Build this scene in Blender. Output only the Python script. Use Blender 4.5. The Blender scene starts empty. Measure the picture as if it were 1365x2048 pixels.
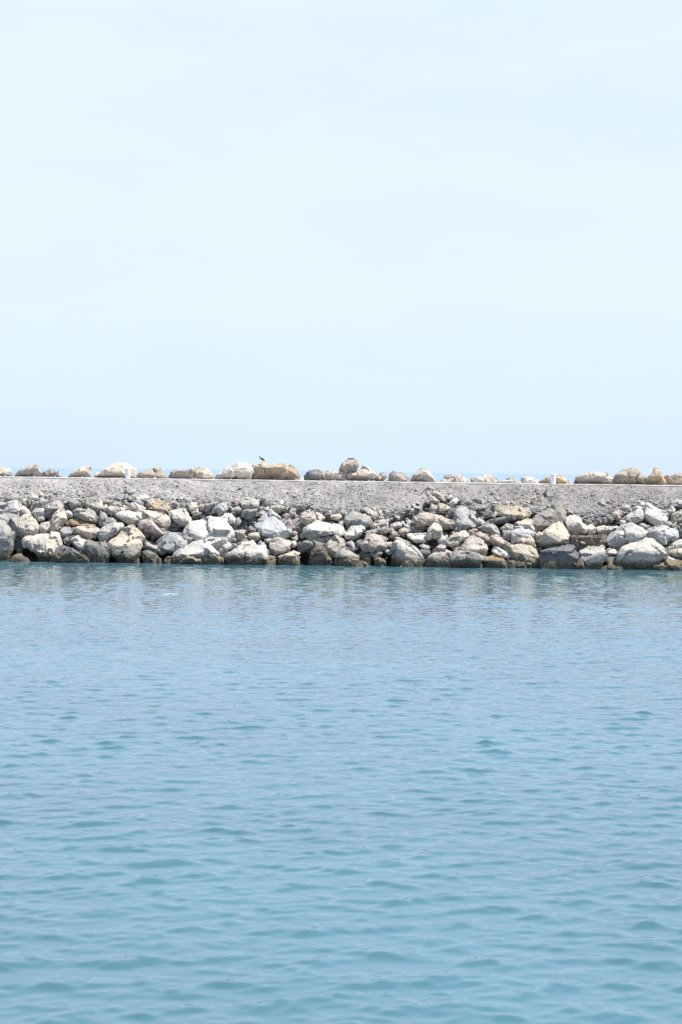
# Harbour breakwater of boulders under a pale sky
ROCKS = r"""
A|-120 520 20 480 120 580 280 560 250 740 180 850 140 1000 90 1245 -120 1250|-20 700 150 790 60 1050|b||huge pale blue boulder at the left end of the waterline
A|40 450 120 340 220 305 330 370 285 470 300 540 170 570 60 540|150 480 230 480|B||pale blue-white boulder resting on top of the huge pale blue boulder
A|-80 330 60 345 110 370 70 430 0 460 -80 450|-60 372 30 378 90 380|g||flat stone with a dark face at the far left, under the gravel
A|70 290 160 220 260 205 360 245 330 300 200 320 110 345||g||long dull grey stone half buried in the gravel near the left edge
A|355 200 430 185 445 205 400 228||d||small dark stone just above the cream brick-shaped stone
A|425 235 490 205 580 240 590 285 540 320 470 290|450 270 545 300|w||cream brick-shaped stone tilted on a dark grey slab
A|415 285 540 325 520 350 450 405 425 380||h||dark grey slab under the tilted cream brick-shaped stone
A|330 300 410 270 420 400 370 390||w||thin white upright stone beside the dark grey slab
A|285 480 320 380 400 420 470 480 490 540 400 540 310 520||w||bright white stone right above the square notched boulder
A|455 470 500 370 590 290 660 290 730 330 660 360 660 420 560 420 500 480|590 400 640 330|g||angular grey boulder behind the round-topped white stone
A|670 420 760 360 840 330 900 340 955 430 960 490 850 480 780 580 710 585 690 470|855 400 710 450 840 350|g||grey boulder with a flat shaded left face above the leaning cream boulder
A|485 490 560 430 640 420 695 470 700 560 640 555 570 540 545 580|560 500 640 470|w||round-topped white stone in front of the angular grey boulder
A|570 560 640 540 690 590 650 620 580 625||w||small white stone between the round-topped white stone and the rounded white stone
A|245 750 300 560 400 530 480 540 560 620 570 700 560 830 460 860 350 870 250 830|290 725 410 735 560 750|c|t=0.8|square pale boulder with a dark notched lower face
A|570 700 620 650 740 640 765 690 720 790 680 840 600 835 575 780|620 720 700 730|w||rounded white stone against the square notched boulder
A|750 640 790 560 880 480 960 490 1010 580 990 650 850 800 730 805 720 780 770 700|870 680 860 560|c||leaning cream boulder with a dull left face beside the orange slab
A|960 480 1050 460 1110 500 1110 560 1020 570||w||small white stone above the orange slab
A|380 930 450 870 700 840 800 805 880 820 930 940 850 1060 790 1160 640 1080 480 990|500 960 660 1050 790 1130|C|t=0.9|large cream boulder overhanging a black hollow at the waterline
A|130 1245 210 1170 320 1125 390 1180 450 1245 300 1310|300 1170 220 1230 370 1230|t||brown triangular stone poking from the water at the left
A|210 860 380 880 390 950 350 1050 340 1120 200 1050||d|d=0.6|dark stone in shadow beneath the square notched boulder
A|800 1170 850 1060 960 950 1080 1000 1330 1170 1365 1260 1200 1300 900 1300 800 1260|920 1090 1100 1060 1250 1160|D|t=0.7|dark blue-grey boulder with an olive foot in the water
A|890 830 960 710 1090 720 1100 800 1000 870 940 920|920 800 1040 810|b||blue-grey stone below the orange slab
A|960 930 1010 860 1090 845 1140 860 1070 960 1060 980||h||rounded slate-grey stone perched on the dark blue-grey boulder
A|1000 650 1060 590 1160 580 1300 660 1480 700 1400 740 1120 720 1010 690|1100 680 1300 700|t|d=0.2|broken orange-tan slab lying between grey boulders
A|1085 730 1150 720 1160 800 1130 840 1095 800||t||small orange stone at the lower edge of the orange slab
A|1150 780 1170 730 1300 700 1400 710 1494 770 1450 870 1370 910 1300 890 1160 830|1180 770 1350 820 1470 790|p||long pinkish cream boulder just below the orange slab
A|1125 480 1200 430 1365 440 1440 480 1480 560 1450 640 1365 620 1250 570 1130 540|1150 520 1300 540 1440 600|g||oblong grey boulder lying over the orange slab
A|1080 930 1190 840 1310 910 1400 950 1400 1040 1300 1120 1170 1020|1110 960 1190 960 1365 1010|w||white block leaning on the dark blue-grey boulder
A|1050 350 1110 280 1200 280 1235 340 1220 400 1170 420 1100 450|1150 340 1110 400|g||grey stone cracked by a dark split below the bluish gravel stone
A|1150 210 1200 175 1270 210 1270 260 1200 270 1150 240|1180 220 1250 225|b||bluish stone lying alone on the left gravel
A|1240 320 1290 320 1300 390 1250 400||w||small white stone right of the cracked grey stone
A|80 120 130 90 150 150 110 180||w||white stone in the gravel at the upper left
A|590 220 640 190 670 250 620 270||w||small pale stone right of the cream brick-shaped stone
B|80 220 110 190 155 190 160 270 120 280 90 260||r||small rust-brown stone on the gravel at the left
B|610 150 660 120 760 150 800 220 760 260 680 220|660 190 750 220|b||bluish tilted stone sitting high on the left gravel
B|550 300 640 200 650 240 600 300||g||thin grey sliver left of the bluish tilted stone
B|640 260 720 235 760 290 700 325 650 310||g||small grey stone under the bluish tilted stone
B|790 240 960 230 990 260 900 325 850 320 770 280|820 300 920 300|W||flat-topped white slab on the gravel edge
B|750 310 840 310 900 350 880 385 770 350||b||blue-tinged stone under the flat-topped white slab
B|1040 250 1100 220 1170 250 1160 295 1080 290||h||dark grey stone above the orange-stained cream stone
B|780 70 810 40 850 55 830 95 790 95||k||small dark brown stone high on the gravel under the left bollard
B|0 310 110 300 150 370 110 470 30 440 0 400||g||grey stone above the left end of the oblong grey boulder
B|100 380 200 320 260 340 290 420 200 490 130 450|170 430 240 420|c||cream grey stone above the right end of the oblong grey boulder
B|270 330 340 290 400 310 390 370 300 370||g||dull grey stone set back behind the pinkish boulder
B|400 370 460 310 540 340 560 390 440 400|440 370 530 370|g||grey pointed stone behind the pinkish boulder
B|340 420 460 400 590 420 610 460 520 500 450 540 350 500|400 470 550 465|p||pinkish stone above the white rough boulder
B|270 390 340 370 350 460 300 480 260 440||w||whitish stone left of the pinkish stone
B|550 380 640 400 660 440 610 450||w||small white stone touching the pinkish stone
B|570 370 620 330 670 350 670 390 610 395||h||small dark grey stone behind the small white one by the pinkish stone
B|670 360 730 335 800 370 920 430 910 480 780 470 680 440||w||white stone resting on the white rough boulder
B|960 350 1000 310 1130 310 1210 340 1320 450 1270 490 1080 470 970 440|1000 430 1150 440 1280 455|y||cream stone with an orange-stained face at the gravel edge
B|480 520 560 480 660 460 770 490 880 480 900 540 850 600 780 680 680 690 600 650 545 580|560 580 700 610 800 600|w||white rough boulder over the dark gap above the big cream boulder
B|210 580 240 470 300 500 350 560 280 640 240 690 215 640|250 560 280 600|g||upright pale grey stone right of the oblong grey boulder
B|245 700 290 620 400 575 490 580 500 620 380 660 290 710||g||grey capping stone on top of the creased white boulder
B|200 800 300 720 430 640 540 640 590 690 560 760 420 870 330 940 240 900|240 820 400 840 540 740|w||creased white boulder left of the big cream boulder
B|340 970 480 860 580 750 700 740 800 760 900 930 890 1040 760 1070 730 1140 600 1170 480 1120 370 1060|430 1030 620 1120 740 1040 860 1000|C|t=0.9|biggest cream boulder on the left, its foot over the water
B|790 670 820 600 900 555 960 580 1010 650 1200 760 1215 810 1180 870 1060 880 940 860 830 760|890 740 1000 660 1010 780 1170 830|p||pinkish grey wedge boulder leaning down to the right beside the biggest cream boulder
B|880 490 960 455 1180 490 1280 540 1285 640 1240 770 1180 740 1000 610 900 550|1100 640 1270 630|c||cream boulder with a squared right corner behind the wedge boulder
B|840 850 900 880 1070 980 1010 1000 920 940||g|d=0.3|grey slab wedged under the pinkish grey wedge boulder
B|900 960 940 930 1050 1010 1160 1060 1230 1100 1150 1140 1040 1090 910 1040|950 980 1150 1080|g||low grey slab between the biggest cream boulder and the blue boulder
B|870 1110 930 1060 1010 1070 1080 1110 1120 1190 1090 1260 940 1265 900 1180|940 1130 1060 1150|h||rounded grey boulder with a mossy foot in the water
B|715 1210 770 1160 830 1195 830 1265 730 1265||t||small orange-brown stone at the waterline under the biggest cream boulder
B|1210 1200 1260 1150 1320 1170 1310 1260 1220 1260||o||small olive stone in the water beneath the blue boulder
B|1120 1170 1165 1200 1150 1260 1110 1250||o||tiny olive stone beside the rounded mossy-footed boulder
B|1090 1000 1200 870 1250 780 1365 780 1440 800 1530 930 1500 1020 1380 1100 1250 1090|1180 1040 1360 1060 1480 1000|b|t=0.8|smooth blue boulder just above the waterline
B|-20 1000 60 940 300 950 350 1040 365 1090 310 1140 300 1260 110 1270 100 1130 40 1090|30 1000 180 1005 330 1030|h|t=0.7|dark-faced boulder with a white top at the waterline
C|-10 540 20 470 120 440 220 440 300 500 320 600 250 710 150 680 60 600|60 580 200 640 290 610|w||rounded white boulder above the smooth blue boulder
C|10 640 60 620 170 690 130 730 30 720||h|d=0.2|dark grey stone tucked under the rounded white boulder
C|170 380 210 320 260 380 250 430 190 420||g||pale grey pointed stone above the rounded white boulder
C|200 290 260 265 340 330 300 370 240 330||g||grey stone at the gravel edge above the white upright block
C|270 370 340 340 410 350 440 520 360 545 300 460|320 440 400 460|w||white upright block leaning above the largest white slab
C|430 400 470 360 520 380 520 430 470 450||y||little yellow-cream stone beside the white upright block
C|500 440 560 360 720 340 690 390 590 480|540 385 640 368 710 352|g||grey wedge stone with a bright top edge under the gravel lip
C|660 430 740 370 860 340 880 440 840 510 770 540 690 480|740 430 800 470|b||bluish grey boulder under the gravel lip right of the grey wedge
C|945 320 1000 260 1050 290 1030 370 960 410||P||pink and grey stone under the gravel lip
C|945 450 1040 390 1080 440 1060 500 960 490|980 440 1060 440|w||pale stone beneath the pink and grey stone
C|1050 340 1100 280 1240 270 1340 330 1340 430 1310 440 1130 450 1080 390|1110 380 1300 400|w||pitted white boulder on the gravel lip over the hollow
C|1080 480 1130 450 1330 440 1290 560 1200 600 1090 560|1090 475 1220 462 1320 455|g||shaded grey boulder under the pitted white boulder
C|770 580 840 510 930 500 980 560 990 640 850 700|830 620 960 620|W||ribbed white block at the upper right of the largest white slab
C|990 640 1010 580 1050 565 1080 620 1060 680 1000 700||b||small bluish stone right of the ribbed white block
C|250 740 330 620 450 580 560 560 640 600 760 600 800 720 940 730 960 870 920 900 780 960 700 1060 620 1040 430 930 370 840|430 890 560 900 700 920 900 880|W|t=0.7|largest white slab, sloping above the brown-footed boulder
C|160 830 220 740 270 780 260 850 200 860||b||blue-grey stone left of the largest white slab
C|200 860 270 820 340 820 375 880 330 960 250 980 220 920|240 900 340 900|g||pale grey chunk between the smooth blue boulder and the largest white slab
C|30 1250 80 1110 230 1040 300 990 460 940 610 960 640 1050 730 1110 780 1170 740 1250 600 1295 300 1295 60 1295|100 1140 330 1130 600 1100 720 1150|w|t=0.9|wide white boulder with a brown tide-stained foot below the largest white slab
C|740 1060 820 1000 890 940 940 970 930 1050 800 1150 740 1120|790 1060 900 1020|B||blue-white stone between the two brown-footed boulders
C|940 970 990 950 1030 990 1000 1040 940 1040||g||small grey stone above the right brown-footed boulder
C|1020 960 1130 890 1190 930 1100 1000 1050 1010||h||dark grey stone lying on the right brown-footed boulder
C|980 780 1090 750 1140 790 1140 880 1040 920|1000 795 1060 800 1130 800|g||boxy stone with a white top and grey front right of the largest white slab
C|915 800 960 780 1030 920 990 940 930 880||w||thin pale stone between the largest white slab and the boxy stone
C|1190 840 1280 790 1350 800 1365 870 1300 920 1190 880|1230 850 1330 850|c||pale cream stone beneath the hollow
C|1210 750 1240 720 1310 730 1310 790 1220 800||h||small dark grey stone behind the pale cream stone beneath the hollow
C|800 1170 900 1110 1000 1060 1120 980 1250 930 1320 960 1420 1060 1430 1250 1200 1295 1000 1290 860 1240|920 1130 1150 1110 1380 1130|w|t=0.9|peaked white boulder with a brown tide-stained foot
C|760 1180 810 1170 830 1250 770 1260||o||tiny olive stone in the water between the two brown-footed boulders
D|60 420 110 400 140 450 70 470||g||small grey stone hanging from the gravel lip over the hollow
D|140 420 200 400 230 440 190 480 150 460||w||small pale stone in the gravel lip left of the white-capped stone
D|40 510 90 470 150 480 170 520 90 570||g||grey stone hanging under the gravel lip above the bluish slab
D|230 410 360 380 450 400 450 460 370 500 260 480|260 410 440 410|g||wide grey stone holding up the white-capped edge of the gravel
D|360 350 400 310 475 350 450 400 380 390||W||bright white stone capping the gravel lip above the hollow
D|460 430 490 380 520 400 490 490||g||narrow grey stone under the gravel lip at the hollow
D|510 500 560 420 620 440 610 520 560 570 520 540||g||rounded grey stone at the top of the dark hollow
D|420 540 460 500 520 520 530 570 480 610||p||pinkish grey stone left of the dark hollow
D|490 620 540 590 570 670 520 680||p||small pinkish stone lower in the dark hollow
D|-10 660 120 600 230 470 360 550 480 680 550 820 540 860 400 890 300 890 150 850 60 720|100 820 300 860 500 840|B|d=0.25|large bluish slab in the hollow under the gravel lip
D|50 740 100 720 150 800 150 870 70 910 60 820||k||brown stone against the left foot of the large bluish slab
D|570 740 720 670 750 700 740 800 650 800||h|d=0.3|dark slab at the bottom of the hollow
D|565 800 600 765 650 800 640 835 580 835||P||little salmon-pink stone at the mouth of the hollow
D|560 880 640 840 660 900 610 930||c||small cream stone under the salmon-pink stone
D|680 830 720 800 770 870 720 890 680 870||g||small grey stone right of the salmon-pink stone
D|690 510 760 480 800 510 700 580||w||white stone above the squared cream block
D|760 460 840 450 850 490 790 500||w||small flat pale stone at the gravel edge right of the hollow
D|680 590 790 530 890 480 940 570 950 650 780 700 730 670|720 605 890 520|c||squared cream block right of the dark hollow
D|900 490 970 500 1060 570 1040 620 960 650 940 570||w||white stone right of the squared cream block
D|1150 540 1290 500 1320 570 1280 630 1180 600||c||cream stone at the gravel edge above the long white boulder
D|1280 640 1320 610 1350 660 1310 710||w||small white stone above the right end of the long white boulder
D|735 820 760 730 980 650 1260 680 1320 730 1350 800 1300 870 1130 840 1000 870 800 890|770 750 880 770 1010 790 1300 800|W|t=0.7|long white boulder below the squared cream block
D|800 890 870 860 1050 870 1060 950 870 960 830 930|830 925 1050 930|c||cream slab under the long white boulder
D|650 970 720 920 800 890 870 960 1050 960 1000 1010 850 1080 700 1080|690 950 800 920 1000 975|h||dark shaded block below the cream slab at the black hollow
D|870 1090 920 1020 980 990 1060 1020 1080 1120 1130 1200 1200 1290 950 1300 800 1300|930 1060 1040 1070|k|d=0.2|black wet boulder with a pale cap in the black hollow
D|1065 960 1130 860 1240 840 1340 920 1390 980 1300 1060 1220 1180 1130 1150 1080 1080|1110 1060 1250 1020|g|t=0.6|speckled grey boulder below the right end of the long white boulder
D|240 940 330 890 530 920 560 960 520 1050 410 1120 330 1150 260 1060|270 1060 400 1080 510 1030|w||chunky white boulder below the large bluish slab
D|560 930 620 920 640 970 610 1020 560 1020||w||pale stone right of the chunky white boulder
D|50 960 80 920 170 1000 200 1080 150 1090 100 1040||B||blue-white stone left of the chunky white boulder
D|150 900 250 880 260 940 200 960 130 920||g||pale grey stone above the chunky white boulder
D|110 1080 180 1040 260 1080 280 1120 210 1130||b||slate-blue stone below the chunky white boulder
D|360 1170 450 1140 620 1060 670 1110 680 1270 600 1300 420 1270|400 1170 650 1150|c||olive-footed pale boulder beside the black hollow
D|195 1170 230 1140 320 1160 310 1200 210 1200||c||small cream stone on the weedy brown stone at the waterline
D|110 1250 200 1200 310 1210 340 1260 330 1305 150 1300||o||weedy brown stone in the water left of the olive-footed pale boulder
E|-60 1080 0 990 90 950 200 1030 280 1110 250 1210 60 1230 -60 1210|30 1040 180 1080|g|t=0.6|grey boulder with a mossy foot right of the black hollow
E|90 880 190 835 215 900 235 990 200 1010 140 940|180 900 200 980|b||slate-grey stone left of the brownish cream boulder
E|55 560 90 480 200 430 320 420 450 480 480 560 440 640 370 640 340 570 200 590 120 640|110 570 250 530 330 540 450 590|g||broad grey boulder with a brown streak at the gravel edge
E|60 750 200 600 330 560 370 680 330 770 230 820 100 810|120 770 310 740|W||white pyramid-shaped boulder in front of the broad grey boulder
E|330 360 420 345 500 370 570 440 570 500 530 525 420 440||c||rounded cream boulder at the gravel edge above the long cream slab
E|580 400 610 370 645 400 620 460 590 455||W||small bright white stone standing upright at the gravel edge
E|660 380 700 350 760 400 720 450 670 440||g||grey stone right of the small bright upright stone
E|590 500 630 460 680 500 640 530||g||small grey stone below the small bright upright stone
E|20 420 80 390 140 450 90 460||w||small pale stone left of the broad grey boulder
E|0 560 50 540 60 610 10 630||w||white stone between the long white boulder and the broad grey boulder
E|460 620 540 550 740 500 765 540 700 600 560 650 480 665|490 635 700 570|c||long cream slab lying aslant below the rounded cream boulder
E|370 720 480 680 600 640 610 690 530 740 400 740||w||long pale stone above the brownish cream boulder
E|600 680 640 610 740 600 740 680 720 740 600 740||g||grey stone at the centre of the rubble below the long cream slab
E|770 600 890 560 940 580 930 640 830 680 780 650|800 640 920 610|w||tilted pale block amid the central rubble
E|720 680 780 640 830 690 800 740 760 740||g||small grey stone under the tilted pale block
E|750 780 800 700 870 710 885 770 790 820||g||grey stone below the tilted pale block
E|900 690 960 650 1040 670 1050 720 960 770 910 760|930 720 1030 710|c||cream stone right of the tilted pale block
E|840 470 890 455 920 510 880 540||w||small white stone in the rubble right of the long cream slab
E|1000 550 1050 520 1090 570 1030 600||w||small white stone left of the tiny orange stone
E|920 560 970 540 990 590 940 610||w||small pale stone above the cream stone of the central rubble
E|970 610 1030 580 1060 650 1000 650||b||small bluish stone above the cream stone of the central rubble
E|1115 580 1170 540 1190 590 1140 620||t||tiny orange stone beside the purple-brown boulder
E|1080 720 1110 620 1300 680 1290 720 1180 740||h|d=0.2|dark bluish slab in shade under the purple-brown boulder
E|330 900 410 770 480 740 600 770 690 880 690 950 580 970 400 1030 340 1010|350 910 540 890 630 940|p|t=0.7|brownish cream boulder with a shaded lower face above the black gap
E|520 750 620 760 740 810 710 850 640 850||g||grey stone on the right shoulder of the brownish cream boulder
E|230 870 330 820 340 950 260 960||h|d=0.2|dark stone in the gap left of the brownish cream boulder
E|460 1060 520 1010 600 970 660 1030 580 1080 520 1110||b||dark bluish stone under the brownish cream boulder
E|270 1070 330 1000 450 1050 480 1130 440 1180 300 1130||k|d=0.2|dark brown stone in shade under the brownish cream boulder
E|515 1110 580 1090 660 1130 720 1220 690 1240 560 1170||o||long olive stone slanting into the water left of the peaked ribbed boulder
E|780 940 850 860 930 860 1090 930 1290 1110 1300 1200 1250 1250 950 1250 830 1210 800 1050|880 890 920 1000 940 1100 950 1230|w|t=0.8|ribbed white boulder, dark on its left and brown at its foot
E|830 810 930 800 1080 880 1060 920 950 870||w||pale slab leaning on the ribbed white boulder
E|1020 760 1100 740 1290 740 1330 830 1250 890 1140 850|1100 830 1280 830|W||flat white stone under the cream egg-shaped stone
E|1200 920 1270 900 1365 930 1365 980 1280 990||w||rubbly white stone left of the pink-topped boulder
E|1200 1030 1240 990 1365 990 1365 1070 1300 1100||h||slate stone in shade right of the ribbed white boulder
E|700 880 780 860 800 930 740 960||w||small white stone left of the ribbed white boulder
E|680 1010 740 980 810 1020 800 1060 740 1050||B||small blue-white stone over the black gap left of the ribbed white boulder
E|220 1210 330 1140 450 1210 420 1250 220 1250||o||low olive-brown stone at the waterline under the dark brown stone
E|860 1170 920 1150 920 1250 870 1250||o||tiny olive stone at the foot of the ribbed white boulder
F|10 80 60 0 110 20 170 60 100 110 40 130||g||grey pointed stone at the very top of the rock spill on the gravel
F|90 130 140 80 200 110 340 190 350 250 310 290 200 200 110 170|150 150 300 240|p||long pinkish cream stone near the top of the rock spill
F|30 220 80 150 140 180 220 230 200 280 100 290 40 270||p||pinkish brown stone beneath the long pinkish cream stone
F|330 160 390 120 425 160 400 220 350 230||c||cream stone right of the long pinkish cream stone
F|360 290 420 220 490 200 500 260 460 310 410 345||w||white rounded stone on the right of the rock spill
F|60 360 100 290 180 320 200 390 100 400||g||pale grey stone low on the left of the rock spill
F|180 320 210 255 300 290 390 350 350 400 280 460 210 400|230 370 330 370|c||cream stone in the middle of the rock spill
F|350 410 370 360 490 350 480 400 430 480 370 490||h||dark grey stone left of the top of the blue-grey boulder
F|470 330 560 310 660 350 540 360||g||thin grey stone on top of the blue-grey boulder
F|430 500 500 380 600 345 700 370 760 460 800 600 800 650 660 660 560 700 450 690 420 600|470 600 640 590 700 580 760 630|b|t=0.7|large blue-grey boulder under the gravel right of the rock spill
F|660 370 750 380 780 430 740 470 700 430||w||small white stone at the right shoulder of the blue-grey boulder
F|720 240 790 200 850 230 860 300 800 300||k||dark stone jutting from the gravel above the blue-grey boulder
F|860 220 900 260 910 330 870 330 860 270||w||thin white stone right of the dark stone jutting from the gravel
F|870 440 930 370 1020 400 1000 480 910 510||h||dark grey stone in the gravel right of the blue-grey boulder
F|1000 470 1080 380 1125 440 1050 510||w||white stone at the left shoulder of the dusty flat-topped boulder
F|1080 370 1180 310 1300 290 1420 300 1609 420 1560 510 1365 530 1290 470 1130 460|1130 455 1300 450 1500 470|c||dusty cream flat-topped boulder sunk in the gravel edge
F|880 590 1000 530 1130 480 1365 450 1365 530 1240 560 1150 595 960 600|900 580 1130 500 1350 480|h||long dark grey slab under the dusty flat-topped boulder
F|790 530 830 500 890 540 920 590 830 610||w||pale stone right of the large blue-grey boulder
F|-130 520 -60 430 50 420 230 460 440 540 455 610 410 660 330 670 240 600 0 670 -100 620|-80 560 60 490 230 540 420 590|p|t=0.6|wide purple-brown boulder behind the cream egg-shaped stone
F|45 790 55 660 150 555 220 590 260 680 240 770 180 825 60 820|70 685 180 695 250 705|C|d=-0.3|cream egg-shaped stone standing upright
F|210 860 260 770 350 760 320 850 320 940 240 930|250 830 320 830|B||blue-white stone right of the cream egg-shaped stone
F|320 860 430 720 580 690 680 780 600 830 520 900 440 970 340 940|350 870 510 890 600 800|c||cream boulder with a dark underside below the large blue-grey boulder
F|600 690 680 660 800 680 790 730 700 760 620 720||y||flat yellowish stone above the broad pyramid boulder
F|770 750 860 690 940 730 990 810 1000 910 940 930 880 840|860 780 960 830|p||pinkish grey stone behind the broad pyramid boulder
F|440 990 600 890 650 820 750 775 880 820 970 970 960 1030 890 1090 780 1050 640 1010 500 1020|620 970 800 1010 930 970|c|t=0.7|broad grey-cream pyramid boulder above the dark-faced waterline boulder
F|810 650 980 575 1050 590 1140 720 1120 760 980 760 900 690|880 650 1000 630 1100 720|g||pale grey boulder below the long dark grey slab
F|980 780 1060 720 1160 770 1120 800 1040 800 1010 870||w||white stone over the slanting pinkish grey boulder
F|1020 870 1040 790 1160 800 1250 860 1330 950 1300 1040 1200 970 1060 940|1050 810 1200 870 1320 960|p||slanting pinkish grey boulder right of the broad pyramid boulder
F|1145 660 1250 570 1365 610 1340 660 1180 690||g||grey stone under the dusty flat-topped boulder
F|1170 740 1200 680 1320 690 1340 760 1270 850 1200 830|1200 740 1310 720|g||blocky grey stone above the slanting pinkish grey boulder
F|1030 1000 1080 940 1130 935 1240 1000 1310 1080 1300 1140 1200 1120 1060 1060|1080 1040 1200 1100 1290 1110|W||smooth bright white boulder above the tan weedy one
F|20 1160 100 1040 240 930 330 970 450 1020 400 1100 310 1210 290 1260 20 1260|60 1110 250 1080 400 1060|p|t=0.6|pink-topped boulder with an olive foot at the waterline
F|300 1210 360 1110 520 990 640 1000 760 1040 880 1090 880 1130 800 1150 780 1280 500 1290 310 1270|400 1110 560 1060 700 1050 850 1095|g|t=0.9|dark-faced boulder with a pale rim in the water below the broad pyramid boulder
F|870 1160 920 1100 1020 1080 1200 1120 1280 1170 1300 1280 900 1270|920 1150 1200 1160|t||tan weedy boulder at the waterline under the bright white boulder
F|800 1220 850 1190 890 1270 800 1280||o||small olive stone right of the pale-rimmed dark boulder
G|80 570 150 530 290 520 360 580 440 700 400 720 280 630 150 630|150 600 280 595 400 690|c||cream grey boulder arching between the dusty boulder and the cream pyramid
G|330 390 400 360 380 430 340 450||h||small dark stone right of the dusty flat-topped boulder
G|370 480 440 430 500 400 480 450 400 500||w||thin white stone right of the dusty flat-topped boulder
G|340 520 370 490 400 540 360 560||g||small grey stone below the thin white one by the dusty boulders
G|380 580 520 420 700 240 740 260 830 470 860 560 790 580 650 570 560 650 450 690|450 640 600 570 780 560|q||large dusty grey-tan boulder rising into the gravel slope
G|130 270 290 150 350 150 440 230 380 270 220 278|250 240 380 250|q||dusty triangular stone bedded in the right-hand gravel
G|520 200 560 30 610 30 690 210 580 300 540 260|560 170 660 190|g||tall leaning grey stone in the gravel below the right bollard
G|640 50 750 40 740 90 690 110||h||dark stone at the top of the gravel beside the tall leaning stone
G|20 220 120 170 140 200 60 240||h||dark flat stone in the gravel left of the dusty triangular stone
G|440 180 510 160 520 230 480 260||b||bluish stone left of the tall leaning grey stone
G|395 900 430 760 560 660 640 580 790 580 870 680 945 880 880 935 760 900 640 900 500 940|430 790 560 740 710 830 880 880|C|t=0.9|cream pyramid boulder with sharp edges
G|30 720 100 650 200 630 390 730 400 830 350 790 280 760 130 800 100 900 40 890|90 760 220 720 370 770|B||blue-white cracked boulder left of the cream pyramid boulder
G|100 900 140 800 300 750 390 880 390 960 200 920|130 850 330 850|c|d=-0.15|cream boulder leaning on the blue-white cracked boulder
G|-40 620 0 580 60 600 100 640 40 700 0 780 -60 800||g||grey stone left of the blue-white cracked boulder
G|20 940 150 920 240 930 380 990 450 1110 440 1170 280 1200 220 1120 100 1120 30 1120|50 960 200 1070 300 1050 430 1120|c|t=0.7|angular cream-edged grey boulder above the olive weedy boulder
G|-30 1150 100 1120 200 1130 260 1190 290 1280 -30 1295|30 1170 220 1200|o||rounded boulder covered in olive weed
G|-60 930 0 890 30 940 20 1040 -40 1100 -60 1040||B||blue-white stone right of the smooth bright white boulder
G|460 1100 480 1020 600 950 850 950 950 940 1050 1020 1100 1110 1100 1290 520 1290 460 1180|490 1040 640 1000 850 1000 1030 1040|D|t=0.9|massive dark grey boulder in the water under the cream pyramid boulder
G|580 960 680 890 870 930 760 960||p||pinkish stone on top of the massive dark grey boulder
G|390 960 460 930 520 980 450 1050||k||dark brown stone in the gap left of the massive dark grey boulder
G|850 500 980 470 1080 500 1160 660 1160 740 900 760 860 640|870 610 1040 600 1145 690|w|t=0.7|box-shaped boulder with a white top and shaded front
G|1170 630 1250 600 1310 670 1280 740 1180 760|1190 690 1240 690 1300 675|W||white cube-like stone right of the box-shaped boulder
G|1080 520 1170 500 1260 480 1330 600 1300 640 1240 590 1160 640||h|d=0.2|dark rough stone behind the white cube-like stone
G|1306 740 1340 650 1430 620 1640 640 1540 710 1450 770|1330 695 1440 685 1610 655|w||white-topped slab right of the white cube-like stone
G|910 770 1150 760 1365 770 1450 770 1460 880 1420 960 1365 920 1160 950 1000 980|930 785 1150 775 1440 785|r||brown flat-topped slab between the cream pyramid and the long white boulders
G|1060 860 1130 835 1150 890 1090 900||c|d=-0.5|small cream stone against the brown flat-topped slab
G|1080 1010 1200 950 1365 910 1440 950 1450 1040 1390 1120 1300 1240 1250 1250 1100 1140|1110 1080 1300 1070 1430 1040|w|t=0.7|white-faced boulder with a weedy underside right of the massive dark boulder
G|1110 1150 1180 1180 1240 1270 1100 1280||o||low pale olive stone at the foot of the massive dark boulder
H|95 250 130 210 180 205 210 260 200 310 130 320||g||round grey stone alone in the right-hand gravel
H|430 340 510 290 570 330 580 380 500 420|480 360 560 350|b||greenish blue stone at the gravel edge on the right
H|280 440 330 390 400 370 470 420 440 490 390 540 340 480||q||dusty tan stone above the small square cream stone
H|230 480 260 440 340 520 290 580||h||dark bluish stone in the gap left of the dusty tan stone
H|420 590 430 530 510 530 530 580 450 630||c||small square cream stone left of the tall white boulder
H|470 510 600 400 690 335 770 370 775 500 750 570 640 590 530 540|520 530 640 490 765 490|w||tall white boulder rising to a rounded peak at the right gravel edge
H|710 290 760 250 820 270 800 340 760 350||w||small pale stone above the two tall white boulders
H|670 250 710 220 740 260 700 280||w||tiny white stone up the gravel from the two tall white boulders
H|790 390 840 290 930 340 1140 410 1150 490 1090 610 960 610 810 540|800 470 960 575 1090 580|W|t=0.6|bright white triangular boulder at the right gravel edge
H|1150 390 1200 315 1255 350 1250 420 1200 445||B||blue-white stone right of the bright white triangular boulder
H|1200 260 1290 220 1400 230 1400 340 1250 330|1250 320 1380 310|w||white-topped boulder at the right edge of the gravel
H|1180 480 1300 390 1400 380 1400 550 1280 560 1220 590||q||dusty grey boulder at the right end of the rocks
H|1130 570 1170 545 1210 590 1150 630||w||small white stone below the bright white triangular boulder
H|1200 600 1280 560 1260 650 1200 660||p||pinkish stone beside the dark blue boulder at the right
H|1265 640 1320 590 1430 560 1430 800 1330 800 1280 720||D||dark blue boulder at the right end of the rocks
H|715 600 780 580 880 620 840 700 790 680|740 610 870 635|g||grey angular stone between the two big white boulders on the right
H|205 860 400 660 580 595 700 640 820 720 810 830 650 840 520 850 500 940 420 1020 330 960 230 920|230 865 400 750 570 780 780 740|B|t=0.7|long bluish white boulder sloping up to a peak on the right
H|820 740 900 660 1000 630 1160 640 1290 700 1280 790 1090 945 960 850 830 830|910 700 960 840 1090 890 1230 780|B|t=0.7|white boulder with a grey left facet behind the overhanging boulder
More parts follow.
